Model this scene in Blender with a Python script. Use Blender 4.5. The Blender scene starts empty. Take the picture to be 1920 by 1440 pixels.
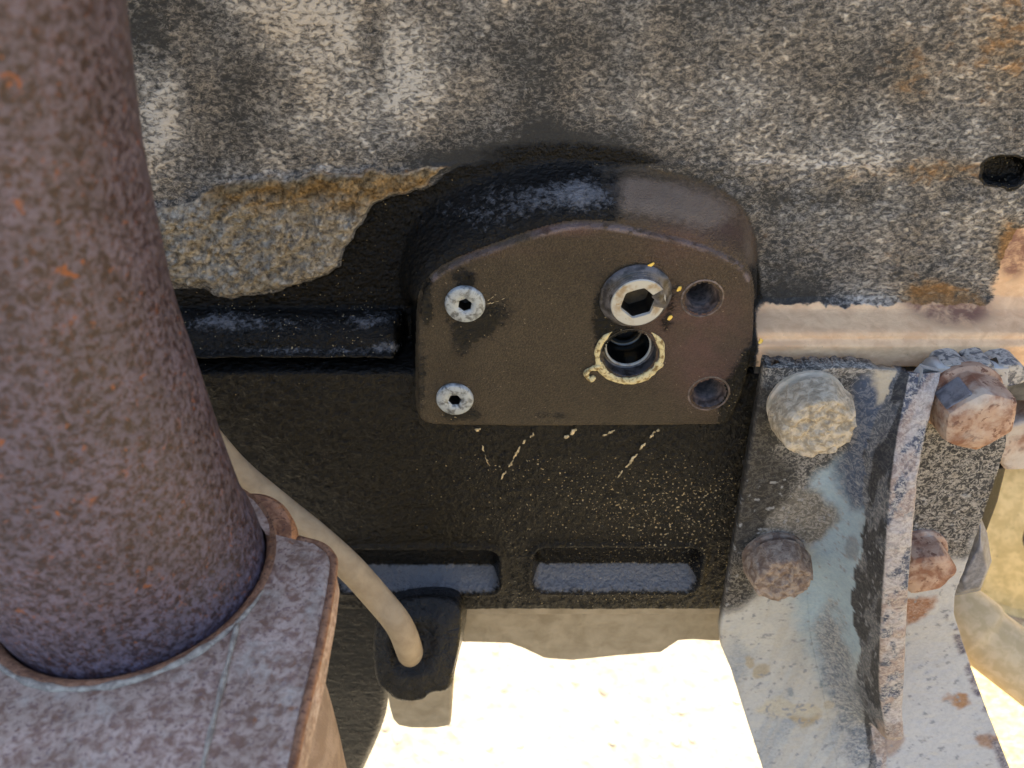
import bpy, math, random
import numpy as np
from mathutils import Vector, Matrix

# ------------------------------------------------------------------ camera, sky, sun, exposure
S = bpy.context.scene
TH, DIST, FPX = math.radians(35), 0.42, 1493.0
CAM = np.array([0.0, -DIST*math.cos(TH), DIST*math.sin(TH)])
cam = bpy.data.cameras.new('camera'); cam_ob = bpy.data.objects.new('camera', cam)
S.collection.objects.link(cam_ob); S.camera = cam_ob
cam_ob.location = CAM; cam_ob.rotation_euler = (math.radians(90)-TH, 0, 0)
cam.sensor_width = 36; cam.lens = 36*FPX/1920; cam.clip_start = 0.005; cam.clip_end = 400
cam.dof.use_dof = True; cam.dof.focus_distance = 0.37; cam.dof.aperture_fstop = 12

SUN_EL, SUN_AZ = math.radians(55), math.radians(14)     # sun behind the engine, a little to the right
W = bpy.data.worlds.new('World'); S.world = W; W.use_nodes = True
wn = W.node_tree; wn.nodes.clear()
sky = wn.nodes.new('ShaderNodeTexSky'); sky.sky_type = 'NISHITA'; sky.sun_disc = False
sky.dust_density = 4.0; sky.air_density = 1.0; sky.sun_elevation = SUN_EL; sky.sun_rotation = SUN_AZ
bg = wn.nodes.new('ShaderNodeBackground'); bg.inputs[1].default_value = 0.15
wo = wn.nodes.new('ShaderNodeOutputWorld')
wn.links.new(sky.outputs[0], bg.inputs[0]); wn.links.new(bg.outputs[0], wo.inputs[0])
sun = bpy.data.lights.new('sun', 'SUN'); sun.energy = 4.5; sun.angle = math.radians(0.5); sun.color = (1, .93, .82)
sun_ob = bpy.data.objects.new('sun', sun); S.collection.objects.link(sun_ob)
sd = Vector((math.sin(SUN_AZ)*math.cos(SUN_EL), math.cos(SUN_AZ)*math.cos(SUN_EL), math.sin(SUN_EL)))
sun_ob.rotation_euler = sd.to_track_quat('Z', 'Y').to_euler(); sun_ob.location = sd*5
S.view_settings.view_transform = 'Standard'; S.view_settings.look = 'None'
S.view_settings.exposure = 1.72; S.view_settings.gamma = 1

# ------------------------------------------------------------------ geometry helpers
random.seed(4)
CT, ST = math.cos(TH), math.sin(TH)
def ray(px, py):
    a = (np.asarray(px, float)-960)/FPX; b = (np.asarray(py, float)-720)/FPX
    return a, CT-b*ST, -ST-b*CT
def PY(px, py, y):                       # the point of the plane y seen at a photo pixel
    dx, dy, dz = ray(px, py); t = (y-CAM[1])/dy
    return np.array([dx*t, y+0*t, CAM[2]+dz*t])
def PZ(px, py, z):
    dx, dy, dz = ray(px, py); t = (z-CAM[2])/dz
    return np.array([dx*t, CAM[1]+dy*t, z+0*t])
def PD(px, py, d):
    dx, dy, dz = ray(px, py); return np.array([dx*d, CAM[1]+dy*d, CAM[2]+dz*d])
def proj(x, y, z):
    ry, rz = y-CAM[1], z-CAM[2]
    d = ry*CT-rz*ST; b = -(ry*ST+rz*CT)
    return 960+FPX*x/d, 720+FPX*b/d, d
def depth(p): return (p[1]-CAM[1])*CT-(p[2]-CAM[2])*ST
def smooth(a, b, v):
    t = np.clip((v-a)/(b-a), 0, 1); return t*t*(3-2*t)
def _h(ix, iy, s):
    n = (ix.astype(np.int64)*374761393+iy.astype(np.int64)*668265263+s*1442695041) & 0xffffffff
    n = ((n ^ (n >> 13))*1274126177) & 0xffffffff
    return ((n ^ (n >> 16)) & 0xffff)/65535.0
def vn(x, y, s=0):
    ix, iy = np.floor(x), np.floor(y); fx, fy = x-ix, y-iy
    fx, fy = fx*fx*fx*(fx*(fx*6-15)+10), fy*fy*fy*(fy*(fy*6-15)+10)
    a, b, c, d = _h(ix, iy, s), _h(ix+1, iy, s), _h(ix, iy+1, s), _h(ix+1, iy+1, s)
    return (a+(b-a)*fx)*(1-fy)+(c+(d-c)*fx)*fy
def fbm(x, y, oct=4, s=0, g=.5):
    r, a, t = 0, 1, 0
    for k in range(oct):
        r = r+a*vn(x*2**k+k*17.3, y*2**k-k*9.1, s+k); t += a; a *= g
    return r/t
def chaikin(p, n=2):
    p = np.asarray(p, float)
    for _ in range(n):
        q = np.roll(p, -1, 0); p = np.stack([.75*p+.25*q, .25*p+.75*q], 1).reshape(-1, 2)
    return p
def sdf(poly, x, z):                     # signed distance, negative inside
    d = np.full(x.shape, 1e9); ins = np.zeros(x.shape, bool); n = len(poly)
    for i in range(n):
        ax, az = poly[i]; bx, bz = poly[(i+1) % n]
        ex, ez = bx-ax, bz-az; wx, wz = x-ax, z-az
        t = np.clip((wx*ex+wz*ez)/(ex*ex+ez*ez+1e-18), 0, 1)
        d = np.minimum(d, (wx-ex*t)**2+(wz-ez*t)**2)
        c = (az > z) != (bz > z)
        ins ^= c & (x < ex*(z-az)/(ez if abs(ez) > 1e-12 else 1e-12)+ax)
    d = np.sqrt(d); return np.where(ins, -d, d)
def polyY(pts, y, n=2):
    p = chaikin(pts, n) if n else np.asarray(pts, float)
    q = PY(p[:, 0], p[:, 1], y); return np.stack([q[0], q[2]], 1)
def blobs(px, py, L):
    r = 0*px
    for (cx, cy, rx, ry, a) in L: r = r+a*np.exp(-((px-cx)/rx)**2-((py-cy)/ry)**2)
    return r

def mesh_np(name, V, F, attrs=None, sm=True):
    me = bpy.data.meshes.new(name); V = np.asarray(V, np.float32); F = np.asarray(F, np.int32)
    k = F.shape[1]
    me.vertices.add(len(V)); me.vertices.foreach_set('co', V.ravel())
    me.loops.add(F.size); me.loops.foreach_set('vertex_index', F.ravel())
    me.polygons.add(len(F)); me.polygons.foreach_set('loop_start', np.arange(0, F.size, k, dtype=np.int32))
    for an, A in (attrs or {}).items():
        at = me.attributes.new(an, 'FLOAT_COLOR', 'POINT')
        at.data.foreach_set('color', np.asarray(A, np.float32).ravel())
    me.update(calc_edges=True); me.validate()
    if sm: me.polygons.foreach_set('use_smooth', np.ones(len(me.polygons), bool))
    return me
def mesh_py(name, V, F, sm=False, sharp=None):
    me = bpy.data.meshes.new(name); me.from_pydata([tuple(map(float, v)) for v in V], [], F); me.update(); me.validate()
    if sm: me.polygons.foreach_set('use_smooth', np.ones(len(me.polygons), bool))
    if sharp: me.set_sharp_from_angle(angle=math.radians(sharp))
    return me
def sub_np(V, F, mask, attrs):
    F = F[mask]; u, inv = np.unique(F, return_inverse=True)
    return V[u], inv.reshape(F.shape), {k: a[u] for k, a in attrs.items()}

def thing(name, label, cat, loc, group=None):
    o = bpy.data.objects.new(name, None); S.collection.objects.link(o); o.empty_display_size = .02
    o.location = loc; o['label'] = label; o['category'] = cat
    if group: o['group'] = group
    return o
def part(name, me, m, parent, label=None, bevel=0):
    o = bpy.data.objects.new(name, me); S.collection.objects.link(o); me.materials.append(m)
    o.parent = parent; root = parent
    M = Matrix.Identity(4)
    while root: M = root.matrix_basis @ M if False else M; root2 = root.parent; top = root; root = root2
    if parent.type == 'EMPTY': o.matrix_parent_inverse = Matrix.Translation(parent.location).inverted()
    if label: o['label'] = label
    if bevel:
        b = o.modifiers.new('bevel', 'BEVEL'); b.width = bevel; b.segments = 3; b.limit_method = 'ANGLE'
    return o

def loft(c, prof, n=48, cap=True, axis=(0, -1, 0), jit=0, seed=0, capstart=False):
    """rings (radius or f(angle), height along axis) round centre c"""
    A = Vector(axis).normalized(); U = A.orthogonal().normalized() if abs(A.y) < .9 else Vector((1, 0, 0))
    U = (U-A*U.dot(A)).normalized(); Vv = A.cross(U); c = Vector(tuple(map(float, c))); V = []; F = []
    for k, (r, d) in enumerate(prof):
        for i in range(n):
            t = 2*math.pi*i/n; rr = r(t) if callable(r) else r
            V.append(c+U*(rr*math.cos(t))+Vv*(rr*math.sin(t))+A*d)
    for k in range(len(prof)-1):
        for i in range(n):
            j = (i+1) % n; F.append((k*n+i, k*n+j, (k+1)*n+j, (k+1)*n+i))
    if cap: F.append(tuple((len(prof)-1)*n+i for i in range(n)))
    if capstart: F.append(tuple(n-1-i for i in range(n)))
    return V, F
def hexr(R, rot=0, soft=0.0):            # polygon radius of a hexagon with corner radius R
    def f(t):
        a = (t-rot) % (math.pi/3)-math.pi/6; h = R*math.cos(math.pi/6)/math.cos(a)
        return h*(1-soft)+R*.93*soft
    return f
def tube(path, rad, n=28, capends=True, prof=None):
    P = [Vector(tuple(map(float, p))) for p in path]; V = []; F = []; U = None
    for k, p in enumerate(P):
        T = (P[min(k+1, len(P)-1)]-P[max(k-1, 0)]).normalized()
        U = T.orthogonal().normalized() if U is None else (U-T*U.dot(T)).normalized()
        B = T.cross(U); r0 = rad(k/(len(P)-1)) if callable(rad) else rad
        for i in range(n):
            t = 2*math.pi*i/n; V.append(p+U*(r0*math.cos(t))+B*(r0*math.sin(t)))
    for k in range(len(P)-1):
        for i in range(n):
            j = (i+1) % n; F.append((k*n+i, k*n+j, (k+1)*n+j, (k+1)*n+i))
    if capends: F += [tuple(n-1-i for i in range(n)), tuple((len(P)-1)*n+i for i in range(n))]
    return V, F
def crom(P, m=10):
    P = np.asarray(P, float); Q = np.vstack([2*P[0]-P[1], P, 2*P[-1]-P[-2]]); R = []
    for i in range(1, len(Q)-2):
        for t in np.linspace(0, 1, m, endpoint=False):
            a, b, c, d = Q[i-1:i+3]
            R.append(.5*(2*b+(c-a)*t+(2*a-5*b+4*c-d)*t*t+(3*b-a-3*c+d)*t**3))
    R.append(P[-1]); return np.array(R)
def extrude(poly, vec):
    n = len(poly); vec = np.asarray(vec, float)
    V = [np.asarray(p, float) for p in poly]; V += [p+vec for p in V]
    return V, [tuple(range(n)), tuple(range(2*n-1, n-1, -1))]+[(i, n+i, n+(i+1) % n, (i+1) % n) for i in range(n)]

# ------------------------------------------------------------------ node helpers
class NT:
    def __init__(s, name):
        s.m = bpy.data.materials.new(name); s.m.use_nodes = True; s.t = s.m.node_tree; s.t.nodes.clear()
        s.out = s.t.nodes.new('ShaderNodeOutputMaterial'); s.p = s.t.nodes.new('ShaderNodeBsdfPrincipled')
        s.t.links.new(s.p.outputs[0], s.out.inputs[0]); s.tc = s.t.nodes.new('ShaderNodeTexCoord'); s.co = s.tc.outputs['Object']
    def set(s, i, v):
        if isinstance(v, bpy.types.NodeSocket): s.t.links.new(v, i)
        elif isinstance(v, tuple) and len(v) == 3 and i.type == 'RGBA': i.default_value = (*v, 1)
        else: i.default_value = v
    def noise(s, sc, det=4, ro=.5, dist=0, vec=None, typ='FBM'):
        n = s.t.nodes.new('ShaderNodeTexNoise'); s.set(n.inputs['Vector'], vec or s.co); n.noise_type = typ
        for k, v in (('Scale', sc), ('Detail', det), ('Roughness', ro), ('Distortion', dist)): n.inputs[k].default_value = v
        return n.outputs[0]
    def voro(s, sc, vec=None, feat='F1', out=0):
        n = s.t.nodes.new('ShaderNodeTexVoronoi'); s.set(n.inputs['Vector'], vec or s.co); n.feature = feat
        n.inputs['Scale'].default_value = sc; return n.outputs[out]
    def mapping(s, rot=(0, 0, 0), sc=(1, 1, 1)):
        n = s.t.nodes.new('ShaderNodeMapping'); s.t.links.new(s.co, n.inputs[0])
        n.inputs['Rotation'].default_value = rot; n.inputs['Scale'].default_value = sc; return n.outputs[0]
    def mr(s, v, a, b, c=0., d=1., smooth=True):
        n = s.t.nodes.new('ShaderNodeMapRange'); n.interpolation_type = 'SMOOTHSTEP' if smooth else 'LINEAR'
        for k, x in enumerate((v, a, b, c, d)): s.set(n.inputs[k], x)
        return n.outputs[0]
    def ma(s, op, a, b=0., c=0.):
        n = s.t.nodes.new('ShaderNodeMath'); n.operation = op
        for k, x in enumerate((a, b, c)): s.set(n.inputs[k], x)
        return n.outputs[0]
    def mix(s, f, a, b):
        n = s.t.nodes.new('ShaderNodeMix'); n.data_type = 'RGBA'
        s.set(n.inputs[0], f); s.set(n.inputs[6], a); s.set(n.inputs[7], b); return n.outputs[2]
    def mul(s, a, b):
        n = s.t.nodes.new('ShaderNodeMix'); n.data_type = 'RGBA'; n.blend_type = 'MULTIPLY'; n.inputs[0].default_value = 1
        s.set(n.inputs[6], a); s.set(n.inputs[7], b); return n.outputs[2]
    def mixf(s, f, a, b):
        n = s.t.nodes.new('ShaderNodeMix'); s.set(n.inputs[0], f); s.set(n.inputs[2], a); s.set(n.inputs[3], b); return n.outputs[0]
    def attr(s, name):
        n = s.t.nodes.new('ShaderNodeAttribute'); n.attribute_name = name
        q = s.t.nodes.new('ShaderNodeSeparateColor'); s.t.links.new(n.outputs[0], q.inputs[0])
        return n.outputs[0], q.outputs[0], q.outputs[1], q.outputs[2]
    def bump(s, h, st=.5, dist=.001, nrm=None):
        n = s.t.nodes.new('ShaderNodeBump'); s.set(n.inputs['Strength'], st); s.set(n.inputs['Distance'], dist)
        s.set(n.inputs['Height'], h)
        if nrm: s.t.links.new(nrm, n.inputs['Normal'])
        return n.outputs[0]
    def done(s, col, rough=.6, nrm=None, metal=0., spec=.5):
        s.set(s.p.inputs['Base Color'], col); s.set(s.p.inputs['Roughness'], rough); s.set(s.p.inputs['Metallic'], metal)
        s.set(s.p.inputs['Specular IOR Level'], spec)
        if nrm: s.t.links.new(nrm, s.p.inputs['Normal'])
        return s.m

# ------------------------------------------------------------------ materials
def m_casting():
    t = NT('dirty_cast_iron')
    _, dust, wet, rust = t.attr('m1'); _, tan, film, crust = t.attr('m2'); _, sheen, dfilm, edgew = t.attr('m3')
    vs = t.mapping((0, math.radians(28), 0), (1, 1, 1.6))
    n1 = t.noise(340, 9, .68, .5, vs); n2 = t.noise(300, 6, .6, 1.0, vs); nl = t.noise(28, 4, .6); n5 = t.noise(120, 6, .65, .4, vs)
    nf = t.noise(1300, 6, .6)
    ridge = t.mr(t.ma('ABSOLUTE', t.ma('SUBTRACT', n2, .5)), .0, .05, 1., 0.)
    mixn = t.ma('ADD', t.ma('MULTIPLY', n1, .8), t.ma('MULTIPLY', n5, .2))
    d1 = t.ma('ADD', t.ma('MULTIPLY', t.ma('SUBTRACT', dust, .5), .42), mixn)
    sp = t.mr(d1, .475, .625); sp0 = t.mr(d1, .38, .52)
    rl = t.ma('MULTIPLY', t.ma('MULTIPLY', ridge, t.mr(dust, .05, .5)), t.mr(n1, .36, .56))
    sp = t.ma('MAXIMUM', sp, t.ma('MULTIPLY', rl, .8))
    dcol = t.mix(t.mr(nl, .35, .65), (.54, .475, .39), (.50, .48, .445)); dcol = t.mix(t.mr(rust, .0, .7, 0., .75), dcol, (.52, .37, .20))
    dark = t.mix(nf, (.018, .019, .020), (.062, .061, .058))
    c = t.mix(sp, t.mix(sp0, dark, t.mul(dcol, (.25, .26, .28))), dcol)
    rn = t.mr(t.ma('ADD', n5, t.ma('MULTIPLY', rust, .35)), .60, .85)
    rc = t.mix(nf, (.20, .085, .025), (.46, .26, .10))
    c = t.mix(t.ma('MULTIPLY', t.ma('MULTIPLY', rn, .8), t.mr(rust, .02, .3)), c, t.mix(.35, rc, t.mul(c, (1.5, 1., .55))))
    cn = t.noise(330, 8, .7)
    c = t.mix(t.mr(crust, .35, .6), c, t.mix(t.mr(cn, .32, .62), (.16, .135, .105), (.54, .475, .375)))
    c = t.mix(t.ma('MULTIPLY', t.mr(rust, .2, .9), t.mr(crust, .35, .6)), c, t.mix(t.mr(cn, .3, .65), (.06, .034, .012), (.42, .28, .13)))
    tn = t.mr(t.ma('ADD', tan, t.ma('MULTIPLY', t.ma('SUBTRACT', n1, .5), .55)), .35, .6)
    tc = t.mix(t.mr(n5, .3, .7), (.68, .42, .235), (.86, .58, .335))
    tc = t.mix(t.ma('MULTIPLY', t.mr(rust, .1, .8), t.mr(n5, .3, .6)), tc, (.24, .125, .085))
    tc = t.mix(t.mr(nf, .66, .74), tc, (.22, .16, .11))
    c = t.mix(tn, c, tc)
    fm = t.mr(t.ma('ADD', film, t.ma('MULTIPLY', t.ma('SUBTRACT', n1, .5), .5)), .3, .7)
    fc = t.mix(t.mr(nf, .36, .68), (.034, .024, .013), (.078, .057, .032))
    fc = t.mix(t.mr(nl, .3, .7), fc, t.mul(fc, (.72, .70, .66)))
    fc = t.mix(t.ma('MULTIPLY', rust, t.mr(nl, .35, .6, .35, 1.)), fc, t.mix(nf, (.07, .027, .022), (.15, .085, .07)))
    fc = t.mix(t.mr(t.ma('ADD', dfilm, t.ma('MULTIPLY', t.ma('SUBTRACT', n1, .5), .9)), .25, .8), fc, t.mix(n5, (.115, .083, .06), (.215, .165, .125)))
    fc = t.mix(t.ma('MULTIPLY', edgew, t.mr(n5, .4, .55)), fc, (.26, .20, .19))
    c = t.mix(fm, c, fc)
    wn_ = t.mr(t.ma('ADD', wet, t.ma('MULTIPLY', t.ma('SUBTRACT', n1, .5), .8)), .35, .65)
    wc = t.mix(t.mr(nf, .5, .75), (.003, .0027, .0020), (.010, .008, .005))
    shn = t.ma('MULTIPLY', t.mr(t.ma('ADD', t.ma('ADD', t.ma('MULTIPLY', t.ma('SUBTRACT', n1, .5), 1.5), t.ma('MULTIPLY', t.ma('SUBTRACT', n5, .5), .6)), sheen), .2, .9), wn_)  # sky sheen painted as a pale colour over the oily casting
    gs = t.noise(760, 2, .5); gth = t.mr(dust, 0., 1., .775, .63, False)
    glint_specks = t.mr(t.ma('SUBTRACT', gs, gth), .0, .035)  # golden glints painted as tan specks on oil and film
    wc = t.mix(glint_specks, wc, t.mix(n5, (.20, .15, .075), (.56, .44, .25)))
    c = t.mix(t.ma('MULTIPLY', t.ma('MULTIPLY', glint_specks, fm), .6), c, (.30, .24, .16)); c = t.mix(wn_, c, wc); c = t.mix(shn, c, t.mix(nf, (.095, .098, .106), (.19, .19, .20)))
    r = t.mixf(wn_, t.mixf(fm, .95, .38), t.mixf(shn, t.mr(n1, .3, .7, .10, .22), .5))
    wb = t.noise(430, 3, .55, .3); wb2 = t.noise(1100, 3, .6)
    wb = t.ma('ADD', t.ma('MULTIPLY', wb, .8), t.ma('MULTIPLY', t.noise(240, 2, .5), .5)); h = t.mixf(wn_, t.mixf(fm, t.ma('ADD', n1, t.ma('MULTIPLY', sp, .35)), t.ma('MULTIPLY', wb2, .8)),
               t.ma('ADD', t.ma('MULTIPLY', wb, .8), t.ma('MULTIPLY', wb2, .3)))
    st = t.mixf(wn_, t.mixf(tn, t.mixf(crust, .9, 1.), .25), .9)
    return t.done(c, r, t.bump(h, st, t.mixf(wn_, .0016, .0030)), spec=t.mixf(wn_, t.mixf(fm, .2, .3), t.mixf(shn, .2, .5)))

def m_rust(name, a, b, o, c3, rough=.75, sc=1., pale=0.):
    """mottled rust: two greys, orange spots and a dark scale"""
    t = NT(name)
    n1 = t.noise(130*sc, 8, .62, .5); n2 = t.noise(300*sc, 6, .6, .3); n3 = t.noise(45*sc, 5, .6)
    n4 = t.noise(75*sc, 7, .65, 1.)
    c = t.mix(t.mr(n1, .36, .62), a, b)
    c = t.mix(t.mr(n2, .55, .63), c, c3); c = t.mix(t.ma('MULTIPLY', t.mr(t.noise(22*sc, 5, .6), .4, .62), .45), c, t.mul(c, (1.5, 1.5, 1.6)))
    c = t.mix(t.mr(t.noise(210*sc, 3, .5), (.70 if pale == 0 else .8), (.76 if pale == 0 else .86)), c, t.mul(o, (1.3, 1.5, 1.6)) if False else o)
    c = t.mix(t.ma('MULTIPLY', t.mr(n4, .59, .66), t.mr(n3, .44, .6)), c, o)
    if pale: c = t.mix(t.ma('MULTIPLY', t.mr(t.noise(30*sc, 7, .65), .52, .68), pale), c, (.52, .47, .40))
    h = t.ma('ADD', t.ma('MULTIPLY', n1, .6), t.ma('MULTIPLY', n2, .5))
    return t.done(c, t.mr(n1, .3, .7, rough-.12, rough+.15), t.bump(h, .45, .0014), spec=.35)

def m_plain(name, a, b, rough=.6, sc=200., bst=.3, bd=.001, metal=0., spec=.5, lo=.38, hi=.62, c3=None, t3=.62, dist=.4):
    t = NT(name); n1 = t.noise(sc, 7, .6, dist); n2 = t.noise(sc*2.7, 5, .6)
    c = t.mix(t.mr(n1, lo, hi), a, b)
    if c3: c = t.mix(t.mr(n2, t3, t3+.1), c, c3)
    return t.done(c, t.mr(n1, .3, .7, rough-.08, rough+.1), t.bump(t.ma('ADD', n1, t.ma('MULTIPLY', n2, .5)), bst, bd), metal, spec)

def m_col(name):
    """per-point dirt colours with procedural mottling and grain"""
    t = NT(name); col, _, _, _ = t.attr('col'); _, wet, mot, rough = t.attr('m1')
    vs = t.mapping((0, math.radians(25), 0), (1, 1, 1.4))
    n1 = t.noise(420, 9, .70, .5, vs); n2 = t.noise(1200, 6, .6); n3 = t.noise(60, 5, .6)
    ridge = t.mr(t.ma('ABSOLUTE', t.ma('SUBTRACT', t.noise(250, 6, .62, 1.2), .5)), .0, .085, 1., 0.)
    d = t.ma('MULTIPLY', t.mr(n1, .38, .60, 1., 0.), mot)
    c = t.mix(d, col, t.mul(col, (.22, .23, .26)))
    c = t.mix(t.ma('MULTIPLY', t.ma('MULTIPLY', ridge, mot), t.mr(n1, .36, .55)), c, (.56, .51, .44))
    c = t.mix(t.ma('MULTIPLY', t.mr(n2, .58, .72), .35), c, t.mul(c, (.5, .5, .52)))
    c = t.mul(c, t.mix(n3, (.82, .82, .84), (1.12, 1.1, 1.06)))
    h = t.ma('ADD', t.ma('MULTIPLY', n1, .7), t.ma('MULTIPLY', n2, .4))
    return t.done(c, t.mixf(wet, .85, .30), t.bump(h, .55, .0011), spec=t.mixf(wet, .25, .5))

M = {}
M['cast'] = m_casting()
M['pipe'] = m_rust('rusted_pipe_steel', (.024, .015, .018), (.098, .083, .110), (.20, .065, .024), (.060, .027, .022), .5, 3.2)
M['flange'] = m_rust('rusted_flange_steel', (.20, .12, .085), (.42, .32, .255), (.27, .12, .06), (.19, .125, .11), .65, 2.2, .6)
M['flange_edge'] = m_rust('rusted_flange_edge', (.16, .075, .04), (.30, .16, .09), (.34, .14, .05), (.10, .05, .035), .8, 2.4)
M['weld'] = m_plain('pale_weld_line', (.22, .185, .15), (.42, .37, .30), .8, 300, .4, .0008)
M['braid'] = m_plain('rusty_ribbed_sleeve', (.22, .15, .11), (.34, .25, .19), .7, 90, .15, .0008)
M['hose'] = m_plain('dusty_tan_hose', (.28, .215, .14), (.42, .335, .225), .85, 110, .2, .0006, lo=.2, hi=.8, c3=(.30, .24, .16), t3=.66, spec=.2)
M['hose2'] = m_plain('ochre_dusty_hose', (.56, .41, .22), (.68, .51, .30), .85, 120, .25, .0008, spec=.2)
M['black'] = m_plain('oily_black_rubber', (.005, .0047, .004), (.010, .009, .008), .28, 190, .8, .0022, spec=.3)
M['pan'] = m_plain('oily_black_pan', (.004, .0035, .002), (.010, .008, .005), .22, 140, .6, .0016, spec=.3)
M['panflange'] = m_plain('oil_stained_flange', (.20, .16, .10), (.34, .285, .20), .5, 90, .3, .0010, spec=.4, lo=.2, hi=.8)
M['zinc'] = m_plain('pitted_zinc_face', (.10, .105, .105), (.36, .39, .40), .5, 330, .6, .0006, .25, lo=.36, hi=.56, c3=(.24, .17, .09), t3=.63)
M['socket'] = m_plain('dark_socket_wall', (.006, .005, .004), (.022, .015, .008), .45, 500, .4, .0004)
M['silver'] = m_plain('scraped_plug_metal', (.26, .195, .12), (.42, .42, .39), .5, 130, .4, .0005, .25, lo=.3, hi=.52, c3=(.30, .22, .12), t3=.66)
M['thread'] = m_plain('worn_oily_thread', (.022, .020, .020), (.10, .095, .10), .35, 240, .35, .0005, .3)
M['sealant'] = m_plain('yellowed_sealant', (.20, .13, .04), (.60, .50, .26), .7, 420, .8, .0010, lo=.36, hi=.54)
M['hole'] = m_plain('threaded_bore', (.05, .036, .030), (.15, .11, .095), .5, 300, .3, .0005)
M['fleck'] = m_plain('yellow_paint_fleck', (.70, .42, .05), (.85, .62, .15), .6, 400)
M['glint_metal'] = m_plain('scratched_metal_glint', (.22, .17, .09), (.66, .52, .30), .5, 600, .5, .0005)
M['bracket'] = m_col('dirty_bracket_steel')
M['mud'] = m_plain('dried_mud', (.36, .30, .215), (.60, .51, .38), .95, 300, 1., .0022, spec=.15, c3=(.24, .20, .15), t3=.68)
M['mud_red'] = m_plain('dried_mud_over_rust', (.20, .14, .105), (.38, .30, .23), .95, 240, 1., .0022, spec=.15, c3=(.17, .12, .10), t3=.62)
M['dusty_steel'] = m_plain('dusty_pale_steel', (.42, .37, .28), (.58, .49, .37), .9, 160, .3, .0008, spec=.25)
M['rusty_steel'] = m_rust('red_rust_steel', (.19, .085, .05), (.40, .275, .195), (.32, .13, .04), (.15, .075, .05), .85, .8, .75)
M['slate'] = m_plain('bare_slate_steel', (.10, .10, .115), (.20, .20, .22), .6, 220, .4, .0008, c3=(.06, .06, .07))
M['clay'] = m_plain('cracked_grey_paint', (.11, .11, .115), (.45, .42, .37), .9, 260, .6, .0015, lo=.40, hi=.56, c3=(.5, .46, .4), t3=.6)
M['ochre'] = m_plain('dusty_ochre_casting', (.62, .45, .20), (.78, .58, .28), .9, 90, .35, .0020, c3=(.42, .29, .13), t3=.6, spec=.2)
M['ochre_dark'] = m_plain('dusty_grey_ring', (.30, .24, .16), (.46, .38, .27), .9, 120, .3, .0015, spec=.2)
M['void'] = m_plain('oily_opening', (.015, .012, .008), (.04, .03, .02), .5, 200)
M['body'] = m_plain('engine_casting_iron', (.05, .047, .042), (.12, .11, .095), .85, 120, .5, .0015)

# ------------------------------------------------------------------ ground
def m_ground():
    t = NT('sunlit_dry_ground')
    n1 = t.noise(9, 8, .65); n2 = t.noise(60, 6, .65); v = t.voro(55)
    c = t.mix(t.mr(n1, .35, .65), (.35, .30, .205), (.45, .39, .285))
    c = t.mix(t.mr(n2, .35, .62, .55, 0.), c, (.20, .16, .105))
    sx = t.t.nodes.new('ShaderNodeSeparateXYZ'); t.t.links.new(t.co, sx.inputs[0])
    st = t.noise(45, 7, .7, 1.5, t.mapping((0, 0, .6), (1, 3.5, 1)))
    c = t.mix(t.mr(sx.outputs[0], .30, .55), c, t.mix(t.mr(st, .35, .62), (.36, .25, .09), (.62, .47, .21)))
    return t.done(c, .95, t.bump(t.ma('ADD', n2, v), .5, .01), spec=.2)
GZ = -.85
V = [(-40, -40, GZ), (40, -40, GZ), (40, 40, GZ), (-40, 40, GZ)]
g = bpy.data.objects.new('ground', mesh_py('ground', V, [(0, 1, 2, 3)])); S.collection.objects.link(g)
g.data.materials.append(m_ground()); g['kind'] = 'structure'; g['label'] = 'sunlit pale dry ground seen below the engine'
rng = np.random.default_rng(3); V = []; F = []
for i in range(340):
    x, y = rng.uniform(-.55, .9), rng.uniform(.1, 1.2); r = rng.uniform(.003, .011)
    b = len(V); a0 = rng.uniform(0, 6)
    for (rr, hh) in ((1.1, -.1), (.9, .16), (.45, .28)):
        for k in range(7):
            a = a0+k*2*math.pi/7; q = r*rr*rng.uniform(.8, 1.15); V.append((x+q*math.cos(a), y+q*math.sin(a), GZ+r*hh))
    for l in range(2):
        for k in range(7): F.append((b+l*7+k, b+l*7+(k+1) % 7, b+l*7+7+(k+1) % 7, b+l*7+7+k))
    F.append(tuple(b+14+k for k in range(7)))
o = bpy.data.objects.new('gravel', mesh_py('gravel', V, F, True)); S.collection.objects.link(o)
o.data.materials.append(m_plain('pale_gravel', (.22, .185, .13), (.40, .35, .26), .9, 60)); o['kind'] = 'stuff'; o['label'] = 'small pale pebbles lying on the sunlit ground'; o['category'] = 'gravel'

# ------------------------------------------------------------------ engine block: one relief split into its parts
HP, HR, HS = .028, .025, .0235            # how far pad, rail and skirt stand out of the wall
CELL = .0006
xs = np.arange(-.40, .40+CELL/2, CELL); zs = np.arange(-.19, .215+CELL/2, CELL)
X, Z = np.meshgrid(xs, zs); NX, NZ = len(xs), len(zs)
def zl(py, y): return float(PY(960, py, y)[2])
nA = fbm(X*30, Z*30, 4, 1)-.5; nB = fbm(X*220, Z*220, 3, 7)-.5; nC = fbm(X*90, Z*90, 4, 3)-.5
z_led = zl(318, 0)+.003*np.sin(X*14)+.004*nA
H = -.009*smooth(-.001, .006, Z-z_led)+.012*np.clip((Z-z_led)/.1, 0, 2)**2*.6
H += .0030*nA+.0011*(fbm(X*240, Z*240, 4, 79, .6)-.5)
# skirt below the rail line
z_sk = zl(690, -HS)
sk = smooth(.004, -.004, Z-z_sk)
H = H*(1-sk)+(HS+.0012*nA)*sk
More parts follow.
